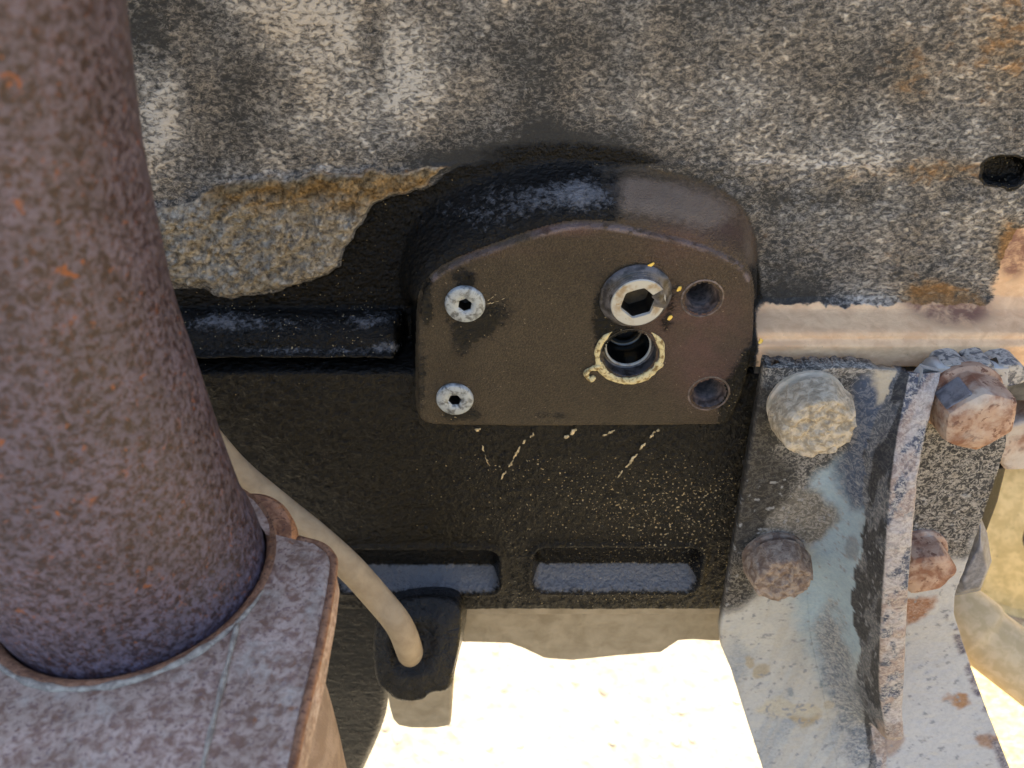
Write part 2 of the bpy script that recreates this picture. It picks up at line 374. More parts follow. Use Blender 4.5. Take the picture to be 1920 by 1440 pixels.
# rail on the right of the pad and rib on the left
px0, py0, _ = proj(X, -HR, Z)
zt, zo, zb = zl(572, 0), zl(640, -HR), zl(686, -HR)
wob = .0015*nA
prof = np.interp(Z+wob, [zb-.0006, zb, zo-.002, zo, zo+.0025, zt, zt+.003, zt+.008], [HS, HR+.001, HR+.001, HR-.002, HR-.004, .005, .002, -.003])
line = np.exp(-((Z-zo+.0005)/.0008)**2)*.0012
right = smooth(.095, .100, X)
H = np.where((Z > zb-.0006) & (Z < zt+.008), np.maximum(H, (prof-line)*right+H*(1-right)), H)
zt2, zb2 = zl(575, 0), zl(668, -.020)
u = np.clip((Z-zb2)/(zt2-zb2), 0, 1)
rib = (.020*np.sqrt(np.clip(1-u**2.2, 0, 1))+.004*np.exp(-((u-.12)/.1)**2)+.0025*nC)*((Z > zb2) & (Z < zt2))
lf = smooth(PY(752, 620, -.015)[0]+.002, PY(735, 620, -.015)[0], X)
H = np.maximum(H, rib*lf+H*(1-lf))
# boss and machined pad
PAD = [(783, 640), (786, 570), (800, 530), (845, 498), (930, 466), (1010, 438), (1075, 423), (1140, 425), (1215, 438), (1300, 458), (1375, 487), (1405, 515), (1413, 560), (1412, 640), (1400, 720), (1370, 790), (1360, 797), (1230, 798), (1000, 800), (835, 798), (800, 795), (786, 785), (783, 760), (782, 700)]
BOSS = [(748, 640), (738, 520), (762, 425), (820, 372), (895, 338), (985, 312), (1060, 303), (1140, 308), (1230, 325), (1320, 345), (1390, 382), (1422, 440), (1430, 520), (1430, 640), (1418, 720), (1395, 810), (800, 815), (765, 790), (752, 720)]
padp = polyY(PAD, -HP, 1)
bossp = polyY(BOSS, -.006, 2)
dp = sdf(padp, X, Z); db = sdf(bossp, X, Z)
tb = np.clip(dp/(np.maximum(dp, 0)+np.maximum(-db, 1e-6)), 0, 1)     # 0 at the pad edge, 1 at the foot of the boss
boss = (HP-.0026)*(.5+.5*np.cos(math.pi*tb**1.15))**.85+.0014*nA
low = smooth(zl(640, -HP), zl(560, -HP), Z)                            # the boss slope belongs to the upper half
inb = (dp > 0) & (db < 0)
H = np.where(inb, np.maximum(H, boss*(.35+.65*low) if False else np.maximum(H, boss)*(low)+H*(1-low)), H)
sideb = smooth(.006, 0, dp)*(HP-.002)
H = np.where(dp > 0, np.maximum(H, np.where(Z > zl(800, -HP)-.0004, sideb, 0)), H)
H = np.where(dp <= 0, HP+.00025*nA, H)
H = np.where((dp <= 0) & (dp > -.0012), HP-.0007*(1+dp/.0012), H)
# a dark groove left of the boss
gr = np.exp(-((X-PY(765, 620, -.01)[0])/.006)**2)*smooth(zl(560, 0), zl(600, 0), Z)*0
# cast pockets in the skirt
PK1 = [(1000, 1026), (1302, 1026), (1306, 1108), (998, 1110)]
PK2 = [(628, 1030), (935, 1030), (938, 1110), (630, 1112)]
dk = []
for pk in (PK1, PK2):
    d = sdf(polyY(pk, -HS, 0), X, Z)+.006
    d = np.where(d > 0, d, d)-.006*0
    q = polyY(pk, -HS, 0); x0, x1 = q[:, 0].min(), q[:, 0].max(); z0, z1 = q[:, 1].min(), q[:, 1].max()
    rr = .009; ax = np.abs(X-(x0+x1)/2)-(x1-x0)/2+rr; az = np.abs(Z-(z0+z1)/2)-(z1-z0)/2+rr
    d = np.hypot(np.maximum(ax, 0), np.maximum(az, 0))+np.minimum(np.maximum(ax, az), 0)-rr
    d = d+.0010*nC
    dk.append(d); zz_ = Z-z0; H = H-.0125*smooth(.0005, -.0050, d)*np.clip(zz_/.0112, .0, 1)
    H = H+.0012*np.exp(-((d-.0015)/.002)**2)
# glints of metal squeezed out just under the pad; texture of cast skin
nD = fbm(X*270, Z*270, 3, 77, .6)-.5
H += (.0004*nD+.0004*nB+.00075*(fbm(X*430, Z*430, 2, 97)-.5))*smooth(.0, .003, dp)*smooth(z_led+.004, z_led-.01, Z)*(1-.7*right*(Z > zb-.002))
# mud crust on the left
CRUST = [(240, 400), (300, 383), (360, 372), (420, 338), (470, 332), (560, 322), (700, 312), (860, 308), (800, 352), (735, 372), (690, 398), (662, 440), (642, 498), (600, 520), (540, 540), (470, 556), (430, 560), (400, 552), (380, 535), (330, 530), (240, 530)]
PX, PYY, _ = proj(X, -H, Z)
jx = 10*(fbm(X*130, Z*130, 4, 21)-.5)*2; jy = 10*(fbm(X*130, Z*130, 4, 31)-.5)*2
dc = sdf(np.array(CRUST, float), PX+jx, PYY+jy)                         # photo pixels, on the wall itself
cr = smooth(6, -20, dc)
H += cr*(.0045+.0115*(fbm(X*150, Z*150, 5, 41, .62)-.5)+.010*(fbm(X*60, Z*60, 2, 45)-.5)*smooth(420, 360, PYY))
# oily hole at the right edge, a few pits
dh = np.hypot((PX-1888)/46, (PYY-322)/30)+.5*(fbm(X*160, Z*160, 3, 51)-.5)
H -= .007*smooth(1.0, .55, dh)
PX, PYY, _ = proj(X, -H, Z)
# ---- dirt masks (where dust, oil, rust and mud lie), painted glints and sheen
dust = .50+blobs(PX, PYY, [(600, 40, 130, 110, .24), (560, 200, 110, 60, .14), (300, 240, 60, 110, .2), (760, 130, 70, 120, .2), (270, 60, 60, 70, -.35), (450, 170, 70, 80, -.3), (380, 40, 60, 60, -.1), (700, 80, 30, 90, -.3), (860, 170, 70, 60, .12), (960, 60, 120, 60, -.12), (1060, 268, 180, 45, -.45), (900, 300, 120, 26, -.45), (1450, 260, 200, 60, .12), (1250, 340, 160, 40, -.35), (1450, 370, 240, 28, -.28), (1500, 480, 90, 70, -.16), (1450, 560, 80, 60, -.35), (1660, 430, 130, 40, .02), (1600, 300, 400, 16, .08), (1300, 60, 200, 90, -.02), (420, 300, 130, 40, -.02), (1620, 560, 60, 30, .1), (1200, 130, 120, 60, .05), (1130, 110, 190, 110, -.12), (1560, 130, 120, 60, -.1)])
dust += .36*(fbm(X*20, Z*20, 4, 61)-.5)+.34*(fbm(X*75, Z*75, 4, 65)-.5)
dust = np.clip(dust, 0, 1)
glint_d = .12+blobs(PX, PYY, [(1180, 960, 260, 120, .75), (1320, 1000, 120, 160, .4), (1000, 860, 200, 60, .3), (1050, 1120, 260, 30, .5), (860, 960, 120, 90, .2)])  # density of the golden glints painted on the skirt
dust = np.where((Z < zb2) | (dp < .0015), np.where(dp < .0015, .46+.25*(fbm(X*50, Z*50, 3, 67)-.5), np.clip(glint_d+.25*(fbm(X*60, Z*60, 3, 66)-.5), 0, 1)), dust)  # on skirt and pad this channel sets painted glint density
dust = np.where((db < 0) & (dp > .0015), .15, dust)
WETL = [(325, 545), (380, 540), (400, 556), (430, 566), (470, 560), (540, 545), (600, 525), (642, 500), (662, 442), (690, 400), (735, 374), (800, 354), (870, 318), (960, 305), (1080, 310), (1200, 322), (1300, 345), (1385, 372), (1425, 420), (1430, 650), (1440, 1300), (200, 1300), (200, 545)]
dw = sdf(np.array(WETL, float), PX+jx*.8, PYY+jy*.8)
soft = 8+42*smooth(780, 1000, PX)
wet = smooth(soft, -soft*.4, dw)
wet *= 1-.85*smooth(1120, 1260, PX)*smooth(570, 540, PYY)*smooth(-.002, .004, db)
wet = np.maximum(wet, blobs(PX, PYY, [(1040, 290, 190, 34, .75), (1180, 312, 110, 26, .5), (1435, 470, 26, 70, .35), (1380, 372, 60, 20, .35)])*((db > -.002)*1.))
wet = np.maximum(wet, smooth(1.3, 1.0, dh))
# the boss slope right of centre is dry and brown, and so is the pad
dry = smooth(1060, 1230, PX+5*jx)*smooth(540, 470, PYY)*(db < .004)*smooth(.004, -.004, db)
film = np.maximum((dp < .0015)*1., dry*.95)
wet = wet*(1-np.clip(film, 0, 1)*np.where(dp < .0015, 1, .9))
oilstain = blobs(PX, PYY, [(890, 600, 50, 40, .6), (868, 520, 30, 30, .42), (1140, 590, 32, 52, .75), (1165, 640, 40, 30, .55), (860, 770, 40, 28, .5), (1300, 640, 25, 18, .25), (1268, 540, 22, 40, .3), (1380, 760, 40, 60, .7), (1420, 690, 30, 60, .8), (800, 560, 16, 60, .45), (790, 720, 14, 80, .35), (1230, 720, 30, 14, .2), (1000, 690, 120, 70, .16), (950, 560, 30, 60, .2), (1060, 780, 200, 12, .25), (1250, 600, 20, 40, .35), (860, 660, 50, 60, .2)])
wet = np.maximum(wet, (dp < .0015)*np.clip(oilstain*1.7*(.55+.9*fbm(X*120, Z*120, 4, 88)), 0, 1)*.92)
rail = smooth(zt+.0045, zt-.001, Z+.0055*(fbm(X*110, Z*110, 4, 71, .6)-.5))*(Z > zb-.002)*(X > .099)*1.
tan = rail*smooth(1405, 1440, PX+jx)+blobs(PX, PYY, [(1905, 540, 55, 45, .9)])*(X > .1)
wet = wet*(1-np.clip(tan*1.4, 0, 1))
rust = blobs(PX, PYY, [(1890, 60, 90, 90, .36), (1700, 160, 50, 50, .26), (1780, 320, 130, 22, .40), (1700, 90, 60, 50, .2), (1740, 555, 50, 30, .95), (1800, 580, 70, 36, .95), (1900, 470, 30, 50, 1.3), (1480, 650, 40, 8, .4), (1840, 675, 90, 10, .5), (1650, 470, 160, 60, .22), (1780, 120, 210, 160, .10), (1880, 200, 90, 200, .12), (1560, 330, 250, 30, .18), (1320, 600, 110, 70, .8), (1300, 450, 110, 50, .8), (1330, 700, 70, 60, .6), (1060, 430, 90, 12, .7), (880, 470, 120, 14, .4)])
rust += cr*smooth(435, 335, PYY+2*jy)*1.1
tan = np.maximum(tan, smooth(8, -6, np.hypot((PX-1905)/1., (PYY-480)/1.6)-30)*.0)
rub = sdf(np.array([(1872, 520), (1885, 470), (1905, 430), (1960, 420), (1960, 520), (1900, 520)], float), PX+jx, PYY+jy)
tan = np.maximum(tan, smooth(4, -6, rub)); 
one = np.ones_like(X)
m1 = np.stack([dust, np.clip(wet, 0, 1), np.clip(rust, 0, 1), one], -1).reshape(-1, 4)
shm = np.zeros_like(X)  # pale sky reflection painted on pocket ledges, boss top and left rail
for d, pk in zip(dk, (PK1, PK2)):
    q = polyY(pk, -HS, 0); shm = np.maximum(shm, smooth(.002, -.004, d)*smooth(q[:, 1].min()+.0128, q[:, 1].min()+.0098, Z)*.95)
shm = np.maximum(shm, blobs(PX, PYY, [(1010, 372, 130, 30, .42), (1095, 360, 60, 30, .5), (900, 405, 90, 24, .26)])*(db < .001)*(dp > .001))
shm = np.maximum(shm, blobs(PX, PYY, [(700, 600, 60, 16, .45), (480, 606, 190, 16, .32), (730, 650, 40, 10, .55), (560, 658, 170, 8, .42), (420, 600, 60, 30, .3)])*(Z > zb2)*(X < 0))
dfm = blobs(PX, PYY, [(1230, 372, 90, 40, .8), (1330, 400, 70, 40, .7), (1170, 360, 50, 30, .6), (1405, 470, 18, 60, .5)])*(dp > 0)+blobs(PX, PYY, [(1010, 520, 120, 60, .22), (1250, 470, 90, 30, .2)])
edm = .6*smooth(-.0022, -.0010, dp)*smooth(.0010, 0, dp)*(Z > zl(530, -HP))*smooth(0, 1, 1.2*fbm(X*60, Z*60, 3, 75))
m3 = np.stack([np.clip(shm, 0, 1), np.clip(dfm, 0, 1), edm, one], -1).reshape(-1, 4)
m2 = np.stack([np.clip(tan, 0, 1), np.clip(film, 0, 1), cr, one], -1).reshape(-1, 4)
# ---- bores
def padpt(px, py, y=-HP): return PY(px, py, y)
def rad(px_half, p): return px_half*depth(p)/FPX
B_S1, B_S2 = padpt(872, 569), padpt(853, 747)
B_C = padpt(1181, 664); B_H1, B_H2 = padpt(1317, 560), padpt(1329, 738)
R_S1, R_S2, R_C, R_H1, R_H2 = rad(33, B_S1), rad(30, B_S2), rad(52, B_C), rad(35, B_H1), rad(34, B_H2)
XX, ZZ = X.copy(), Z.copy(); kill = np.zeros(X.shape, bool)
for c, R in ((np.array([PY(1197, 569, -HP-.0048)[0]-.0003, 0, PY(1197, 569, -HP-.0048)[2]+.0004]), .0128), (B_S1, R_S1), (B_S2, R_S2), (B_C, R_C), (B_H1, R_H1), (B_H2, R_H2)):
    r = np.hypot(XX-c[0], ZZ-c[2])+1e-9; near = np.abs(r-R) < .6*CELL
    XX = np.where(near, c[0]+(XX-c[0])*R/r, XX); ZZ = np.where(near, c[2]+(ZZ-c[2])*R/r, ZZ)
    kill |= r < R-.3*CELL
VV = np.stack([XX, -H, ZZ], -1).reshape(-1, 3)
idx = np.arange(NX*NZ).reshape(NZ, NX)
FF = np.stack([idx[:-1, :-1], idx[:-1, 1:], idx[1:, 1:], idx[1:, :-1]], -1).reshape(-1, 4)
def fc(a): return (a[:-1, :-1]+a[1:, 1:]+a[1:, :-1]+a[:-1, 1:]).reshape(-1)/4
fx, fz, fdp, fdb, fkill, fcr = fc(X), fc(Z), fc(dp), fc(db), fc(kill*1.), fc(cr)
fk1, fk2 = fc(dk[0]), fc(dk[1])
XEND = float(PY(1408, 900, -HS)[0])
keep = (fkill < .9) & ~((fx > XEND) & (fz < zb-.0012)) & (fz > zl(1141, -HS))
lab = np.full(len(fx), 0)                                     # upper wall
lab[fz < zb2] = 3; lab[(fz < zt2) & (fz >= zb2) & (fx < 0)] = 2
lab[(fx > .099) & (fz < zt+.001) & (fz > zb-.0013)] = 1
lab[(fdb < 0) & (fz > zl(815, -HS))] = 4
lab[fdp < 0] = 5
lab[fk1 < .0005] = 6; lab[fk2 < .0005] = 7
lab[(fcr > .5) & (lab == 0)] = 8
blk = thing('engine_block', 'oily black cast iron engine block with dusty upper wall and flat drilled pad', 'engine block', (0, .1, -.19))
names = {0: 'upper_wall', 1: 'side_rail', 2: 'side_rail', 3: 'lower_skirt', 4: 'pad_shoulder', 5: 'mounting_pad', 6: 'cast_pocket', 7: 'cast_pocket', 8: 'mud_crust'}
labs = {0: 'dark wall speckled with pale dust', 1: 'smooth beige dusty rail', 2: 'wet black rounded rail', 3: 'glossy oil soaked lower wall', 8: 'crumbly beige and brown mud crust', 5: 'flat brown oily pad with screws and holes'}
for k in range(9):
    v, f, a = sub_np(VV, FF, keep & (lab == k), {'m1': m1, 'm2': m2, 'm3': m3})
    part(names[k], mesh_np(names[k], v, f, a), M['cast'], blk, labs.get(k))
# rear body of the block (behind the relief), with a skirt section under it; unseen bulk sized to shade front and ground
def box(x0, x1, y0, y1, z0, z1):
    V = [(x, y, z) for x in (x0, x1) for y in (y0, y1) for z in (z0, z1)]
    return V, [(0, 1, 3, 2), (4, 6, 7, 5), (0, 4, 5, 1), (2, 3, 7, 6), (0, 2, 6, 4), (1, 5, 7, 3)]
V, F = box(-1.2, 1.2, .022, .30, .03, 1.2); part('block_body', mesh_py('block_body', V, F), M['body'], blk)
zsk = zl(1141, -HS)+.001
V, F = box(-.9, XEND-.001, .024, .34, zsk, .029); part('skirt_body', mesh_py('skirt_body', V, F), M['body'], blk)
V, F = box(-1.2, 1.2, .004, .0215, .212, 1.2); part('upper_shade_slab', mesh_py('upper_shade_slab', V, F), M['body'], blk)  # unseen slab above the view, added to lengthen the sun shadow
V, F = box(-1.2, -.4003, .0, .0215, .03, .2115); part('wall_side', mesh_py('wall_side', V, F), M['body'], blk)
V, F = box(.4003, 1.2, .0, .0215, .03, .2115); part('wall_side', mesh_py('wall_side', V, F), M['body'], blk)
V, F = box(-.9, -.4003, -.022, .0235, zsk, .0295); part('skirt_side', mesh_py('skirt_side', V, F), M['body'], blk)
# undersides that close the rail and the skirt
V, F = box(-.40, XEND-.0005, -HS+.003, .0235, zsk-.003, zsk-.0005); part('skirt_edge', mesh_py('skirt_edge', V, F), M['panflange'], blk, bevel=.0008)
V, F = box(.118, .40, -HR+.002, .0215, zb-.022, zb+.0022); part('rail_underside', mesh_py('rail_underside', V, F), M['body'], blk)

# pan flange under the skirt with its hanging lugs
fl = [(868, 1150), (1352, 1150), (1350, 1203), (1300, 1200), (1272, 1202), (1240, 1224), (1160, 1230), (1075, 1239), (1020, 1235), (985, 1218), (955, 1207), (890, 1205), (866, 1205)]
q = polyY(fl, -.004, 0); V, F = extrude([(a, -.004, b) for a, b in q], (0, .05, 0))
part('pan_flange', mesh_py('pan_flange', V, F), M['panflange'], blk, 'brown stained flange with a hanging lug', .0012)
q = polyY([(868, 1140), (1352, 1140), (1352, 1152), (868, 1152)], -.012, 0)
V, F = extrude([(a, -.012, b) for a, b in q], (0, .05, 0)); part('gasket', mesh_py('gasket', V, F), M['panflange'], blk, bevel=.0006)

# countersunk screws
def cap_screw(c, R, rot, lab):
    s = R*.36
    V, F = loft(c, [(R*1.03, -.002), (R*1.03, .0008), (R*.985, .0017), (R*.93, .0020), (R*.62, .0021), (hexr(s*1.12, rot, .35), .0019), (hexr(s, rot), .0012)], 60, False)
    o = part('cap_screw', mesh_py('cap_screw', V, F, True), M['zinc'], blk, lab)
    V, F = loft(c, [(hexr(s, rot), .0012), (hexr(s, rot), -.006), (s*.3, -.0075)], 60)
    part('hex_socket', mesh_py('hex_socket', V, F, True, 30), M['socket'], o)
cap_screw(B_S1, rad(37, B_S1), .35, 'larger upper grey screw with hex socket')
cap_screw(B_S2, rad(34, B_S2), .1, 'smaller lower grey screw with hex socket')
# threaded bores
def bore(c, R, lab):
    pr = [(R*1.16, .0001), (R*1.08, .0003), (R*.99, -.0006), (R*.86, -.0040)]
    for k in range(9): pr += [(R*.86, -.0042-k*.0020), (R*.76, -.0051-k*.0020)]
    V, F = loft(c, pr+[(R*.75, -.026), (0.0005, -.032)], 48)
    part('threaded_hole', mesh_py('threaded_hole', V, F, True, 60), M['hole'], blk, lab)
bore(B_H1, R_H1, 'upper empty threaded hole'); bore(B_H2, R_H2, 'lower empty threaded hole')
# gallery plug: threaded collar standing out of the pad
Fp = PY(1197, 569, -HP-.0048); Rp = rad(52, Fp); Cp = np.array([Fp[0]-.0003, -HP, Fp[2]+.0004])
axp = Vector((Fp-Cp).tolist()).normalized(); L = float(np.linalg.norm(Fp-Cp))
pr = [(Rp*1.36, -.0006), (Rp*1.32, .0005), (Rp*1.22, .0012)]
for k in range(4): pr += [(Rp*(1.20-.045*k), .0014+k*.0008), (Rp*(1.14-.04*k), .0017+k*.0008)]
pr += [(Rp*1.0, L-.0005)]
V, F = loft(Cp, pr, 72, False, axp); po = part('gallery_plug', mesh_py('gallery_plug', V, F, True, 50), M['thread'], blk, 'protruding threaded plug with bright scraped face')
s = Rp*.64
V, F = loft(Cp, [(Rp*1.0, L-.0005), (Rp*.97, L), (Rp*.80, L+.0001), (hexr(s*1.06, .3, .2), L), (hexr(s, .3), L-.0012)], 72, False, axp)
part('plug_face', mesh_py('plug_face', V, F, True, 40), M['silver'], po)
V, F = loft(Cp, [(hexr(s, .3), L-.0012), (hexr(s, .3), L-.011), (s*.2, L-.012)], 72, True, axp)
part('hex_socket', mesh_py('hex_socket', V, F, True, 30), M['socket'], po)
# grime patch on the right of the plug face
V = []; F = []
for k, (rr, d) in enumerate(((.98, .0002), (.86, .0011), (.70, .0012), (.56, .0003))):
    for i in range(13):
        t = -.25+i*.85/12; q = Rp*rr*(1+.05*math.sin(7*i+k))
        U = Vector((1, 0, 0)); U = (U-axp*U.dot(axp)).normalized(); Wv = axp.cross(U)
        e = d*math.sin(math.pi*i/12)+.00015
        V.append(Vector(Cp.tolist())+U*(q*math.cos(t))-Wv*(-q*math.sin(t))+axp*(L+e))
for k in range(3):
    for i in range(12): F.append((k*13+i, k*13+i+1, k*13+14+i, k*13+13+i))
part('grime_patch', mesh_py('grime_patch', V, F, True), M['thread'], po)
# cup plug with sealant round it
V, F = loft(B_C, [(R_C*1.06, .0002), (R_C*.97, -.0006), (R_C*.94, -.0066), (R_C*.85, -.0072)], 60, False)
co = part('cup_plug', mesh_py('cup_plug', V, F, True, 40), M['thread'], blk, 'dark recessed cup plug ringed with yellowed sealant')
V, F = loft(B_C, [(R_C*.86, -.0070), (R_C*.845, -.0062), (R_C*.80, -.0062), (R_C*.78, -.0074)], 60, False)
part('cup_rim', mesh_py('cup_rim', V, F, True), M['silver'], co)
V, F = loft(B_C, [(R_C*.785, -.0072), (R_C*.77, -.020), (R_C*.70, -.024), (R_C*.5, -.0215), (R_C*.25, -.0200), (.0002, -.0196)], 60)
part('cup_bowl', mesh_py('cup_bowl', V, F, True), m_plain('oily_cup', (.003, .0026, .002), (.007, .006, .005), .14, 90, .2, .001, spec=.6), co)
def wig(a, f, p): return lambda t: a*(1+.035*math.sin(f*t+p)+.02*math.sin(2.7*f*t+p*3))
V = []; F = []; ns = 90; a0, a1 = math.radians(127), math.radians(127+286); mr_ = 10
for i in range(ns+1):
    t = a0+(a1-a0)*i/ns; e = min(1, i/5, (ns-i)/5)
    w = R_C*(.075+.05*vn(np.array(t*3.), np.array(.3), 5)+.035*vn(np.array(t*9.), np.array(.7), 9))*max(e, .08)
    w *= 1.35 if math.sin(t) < -.3 else .9
    rm = R_C*(1.16+.05*(vn(np.array(t*2.), np.array(1.3), 8)-.5))
    for k in range(mr_):
        b = 2*math.pi*k/mr_; rr = rm+w*math.cos(b); V.append((B_C[0]+rr*math.cos(t), -HP-max(w*.55*math.sin(b), -.0006)*(1+.25*math.sin(13*t+k)), B_C[2]+rr*math.sin(t)))
for i in range(ns):
    for k in range(mr_): F.append((i*mr_+k, i*mr_+(k+1) % mr_, (i+1)*mr_+(k+1) % mr_, (i+1)*mr_+k))
part('sealant_ring', mesh_py('sealant_ring', V, F, True), M['sealant'], co)
pth = [padpt(*p, -HP-.0006) for p in ((1126, 686), (1117, 689), (1108, 692), (1100, 698), (1101, 706), (1108, 711), (1115, 706))]
V, F = tube(crom(pth, 6), lambda u: .0010+.0006*math.sin(u*9)**2, 10); part('sealant_curl', mesh_py('sealant_curl', V, F, True), M['sealant'], co)
# yellow flecks, and scratches with golden glints painted into their colour
for (px, py, w, h, y) in ((1221, 495, 7, 4, HP), (1273, 540, 5, 4, HP), (1256, 594, 5, 4, HP), (1425, 638, 5, 5, HR+.001)):
    c = PY(px, py, -y); k = depth(c)/FPX; V = []; n = 7
    for i in range(n):
        t = 2*math.pi*i/n; r = random.uniform(.65, 1.15); V.append((c[0]+w*k*r*math.cos(t), -y-.0009-.0004*random.random(), c[2]+1.15*h*k*r*math.sin(t)+w*k*.4*math.cos(t)))
    V2, F2 = extrude(V, (0, .0007, 0)); part('paint_fleck', mesh_py('paint_fleck', V2, F2), M['fleck'], blk)
def streak(pts, r, y, nm='scratch', m='glint_metal'):
    p = crom([PY(a, b, -y) for a, b in pts], 10); g = np.random.default_rng(int(pts[0][0]))
    p = p+g.normal(0, r*.45, p.shape)*np.array([1, .2, 1]); V = []; F = []; i = 0
    while i < len(p)-3:                                     # broken into short smears of uneven width
        k = int(g.integers(4, 11)); q = p[i:i+k]
        if len(q) > 2:
            w = r*g.uniform(.45, 1.25); v, f = tube(q, lambda u: w*(.2+.8*math.sin(math.pi*min(max(u, .04), .96)))*g.uniform(.7, 1.2), 7)
            o_ = len(V); V += [(a.x, -y+(a.y+y)*.5, a.z) for a in v]; F += [tuple(o_+j for j in t) for t in f]
        i += k+int(g.integers(0, 3))
    part(nm, mesh_py(nm, V, F, True), M[m], blk)
for pts, r in ((((1000, 812), (975, 838), (958, 870), (940, 898)), .0007), (((1225, 812), (1200, 842), (1180, 868), (1150, 905)), .0006), (((905, 835), (912, 862), (922, 882)), .0004), (((1080, 803), (1068, 816), (1058, 822)), .0010), (((1150, 808), (1130, 818)), .0006), (((900, 803), (892, 808)), .0008), (((1235, 806), (1222, 812)), .0008)):
    streak(pts, r*1.15, HS+.0006)
streak(((913, 570), (930, 566), (946, 560)), .00025, HP+.0001); streak(((914, 564), (924, 557), (931, 551)), .0002, HP+.0001)

# ------------------------------------------------------------------ exhaust pipe and its flange
RP = .045; zf = .0195; PC = np.array([-.137, -.1445, zf])
pipe = thing('exhaust_pipe', 'thick mottled rusty exhaust pipe standing in the flange at the left', 'pipe', (PC[0], PC[1], zf-.03))
edge = [(234, 0), (249, 130), (265, 250), (300, 430), (330, 560), (370, 680), (420, 830), (465, 950), (492, 1010)]
path = []
def x_edge(px, py):                       # axis of an upright pipe whose right outline is seen at this pixel
    dx, dy, dz = (float(v) for v in ray(px, py)); q = math.hypot(dx, dy); dx, dy, dz = dx/q, dy/q, dz/q
    x = ((PC[1]-CAM[1])*dx-RP)/dy; t = x*dx+(PC[1]-CAM[1])*dy
    return x, CAM[2]+t*dz
for (px, py) in reversed(edge):
    xx, zz = x_edge(px, py); path.append((xx, PC[1], zz))
e0 = path[0]; t_ = (np.array(path[-1])-np.array(path[-2])); t_ /= t_[2]
path = [(PC[0], PC[1], zf-.03), (PC[0], PC[1], zf)]+path[1:]+[tuple(np.array(path[-1])+t_*.1), tuple(np.array(path[-1])+t_*.3)]
path = [p for i, p in enumerate(path) if i == 0 or p[2] > path[i-1][2]+.004]
V, F = tube(crom(path, 8), RP, 72)
part('pipe_wall', mesh_py('pipe_wall', V, F, True, 60), M['pipe'], pipe)

fo = thing('exhaust_flange', 'rusty thick flange plate with pale weld line around the pipe foot', 'flange', (PC[0], PC[1], zf-.03))
outer = [(-420, 1500), (-420, 1150), (-200, 930), (100, 860), (380, 900), (470, 935), (512, 1000), (540, 1003), (600, 1018), (622, 1036), (627, 1056), (620, 1110), (598, 1225), (572, 1330), (548, 1440), (520, 1560)]
seam = [(512, 1010), (498, 1050), (470, 1125), (446, 1172), (425, 1255), (404, 1340), (384, 1425), (368, 1500)]
zt_f = zf
def topz(px, py): return PZ(px, py, zt_f)
ho = [PC[0], PC[1]]; n = 96; inner = []; out2 = []
OP = np.array([topz(*p)[:2] for p in outer])
RH = RP*1.03
# the plate: ring strip from the bore to the outline, angle by angle
def hit(a):
    dx, dy = math.cos(a), math.sin(a); best = 1e9
    for i in range(len(OP)):
        p, q2 = OP[i], OP[(i+1) % len(OP)]; e = q2-p; den = dx*e[1]-dy*e[0]
        if abs(den) < 1e-12: continue
        w = p-np.array(ho); tt = (w[0]*e[1]-w[1]*e[0])/den; uu = (w[0]*dy-w[1]*dx)/den
        if tt > 0 and -1e-6 <= uu <= 1+1e-6: best = min(best, tt)
    return best
ANG = sorted(set([2*math.pi*i/n for i in range(n)]+[math.atan2(p[1]-ho[1], p[0]-ho[0]) % (2*math.pi) for p in OP]))
V = []; F = []; NA = len(ANG)
rings = [(0, RH, -.028), (0, RH, -.003), (0, RH*1.025, -.0005), (0, RH*1.05, 0), (.5, 0, 0), (1, -.0025, 0), (1, 0, -.0025), (1, 0, -.016), (1, -.003, -.018)]
for (f_, r_, dz) in rings:
    for a in ANG:
        R1 = hit(a); r = r_ if f_ == 0 else ((RH*1.05+(R1-RH*1.05)*f_)+(r_ if f_ == 1 else 0))
        xx, yy = ho[0]+r*math.cos(a), ho[1]+r*math.sin(a)
        V.append((xx, yy, zt_f+dz+.0012*(vn(np.array(xx*60), np.array(yy*60), 3)-.5)*(f_ > 0)))
for k in range(len(rings)-1):
    for i in range(NA):
        j = (i+1) % NA; F.append((k*NA+i, k*NA+j, (k+1)*NA+j, (k+1)*NA+i))
part('flange_plate', mesh_py('flange_plate', V, F, True, 40), M['flange'], fo)
# weld line round the bore and the seam ridge running off it
arc = [(ho[0]+RP*1.115*math.cos(a_), ho[1]+RP*1.115*math.sin(a_), zt_f+.0002) for a_ in np.linspace(math.radians(-12), math.radians(-150), 60)]
V, F = tube(arc, lambda u: (.0011+.0003*math.sin(u*31)+.0002*math.sin(u*83))*min(1, .25+u*5, .25+(1-u)*3), 10); part('weld_bead', mesh_py('weld_bead', V, F, True), M['weld'], fo)
sm_ = [topz(px, py)+np.array([0, 0, .0005]) for px, py in seam[3:]]
V, F = tube(crom(sm_, 8), lambda u: .0008+.0002*math.sin(u*23), 10); part('seam_ridge', mesh_py('seam_ridge', V, F, True), M['weld'], fo)
# rounded collar lip that shows between pipe and plate
V, F = loft((ho[0], ho[1], zt_f), [(RP*1.016, -.008), (RP*1.018, -.0012), (RP*1.030, -.0006), (RP*1.10, .0012), (RP*1.11, -.002)], 96, False, (0, 0, 1))
part('collar', mesh_py('collar', V, F, True), M['flange_edge'], fo)
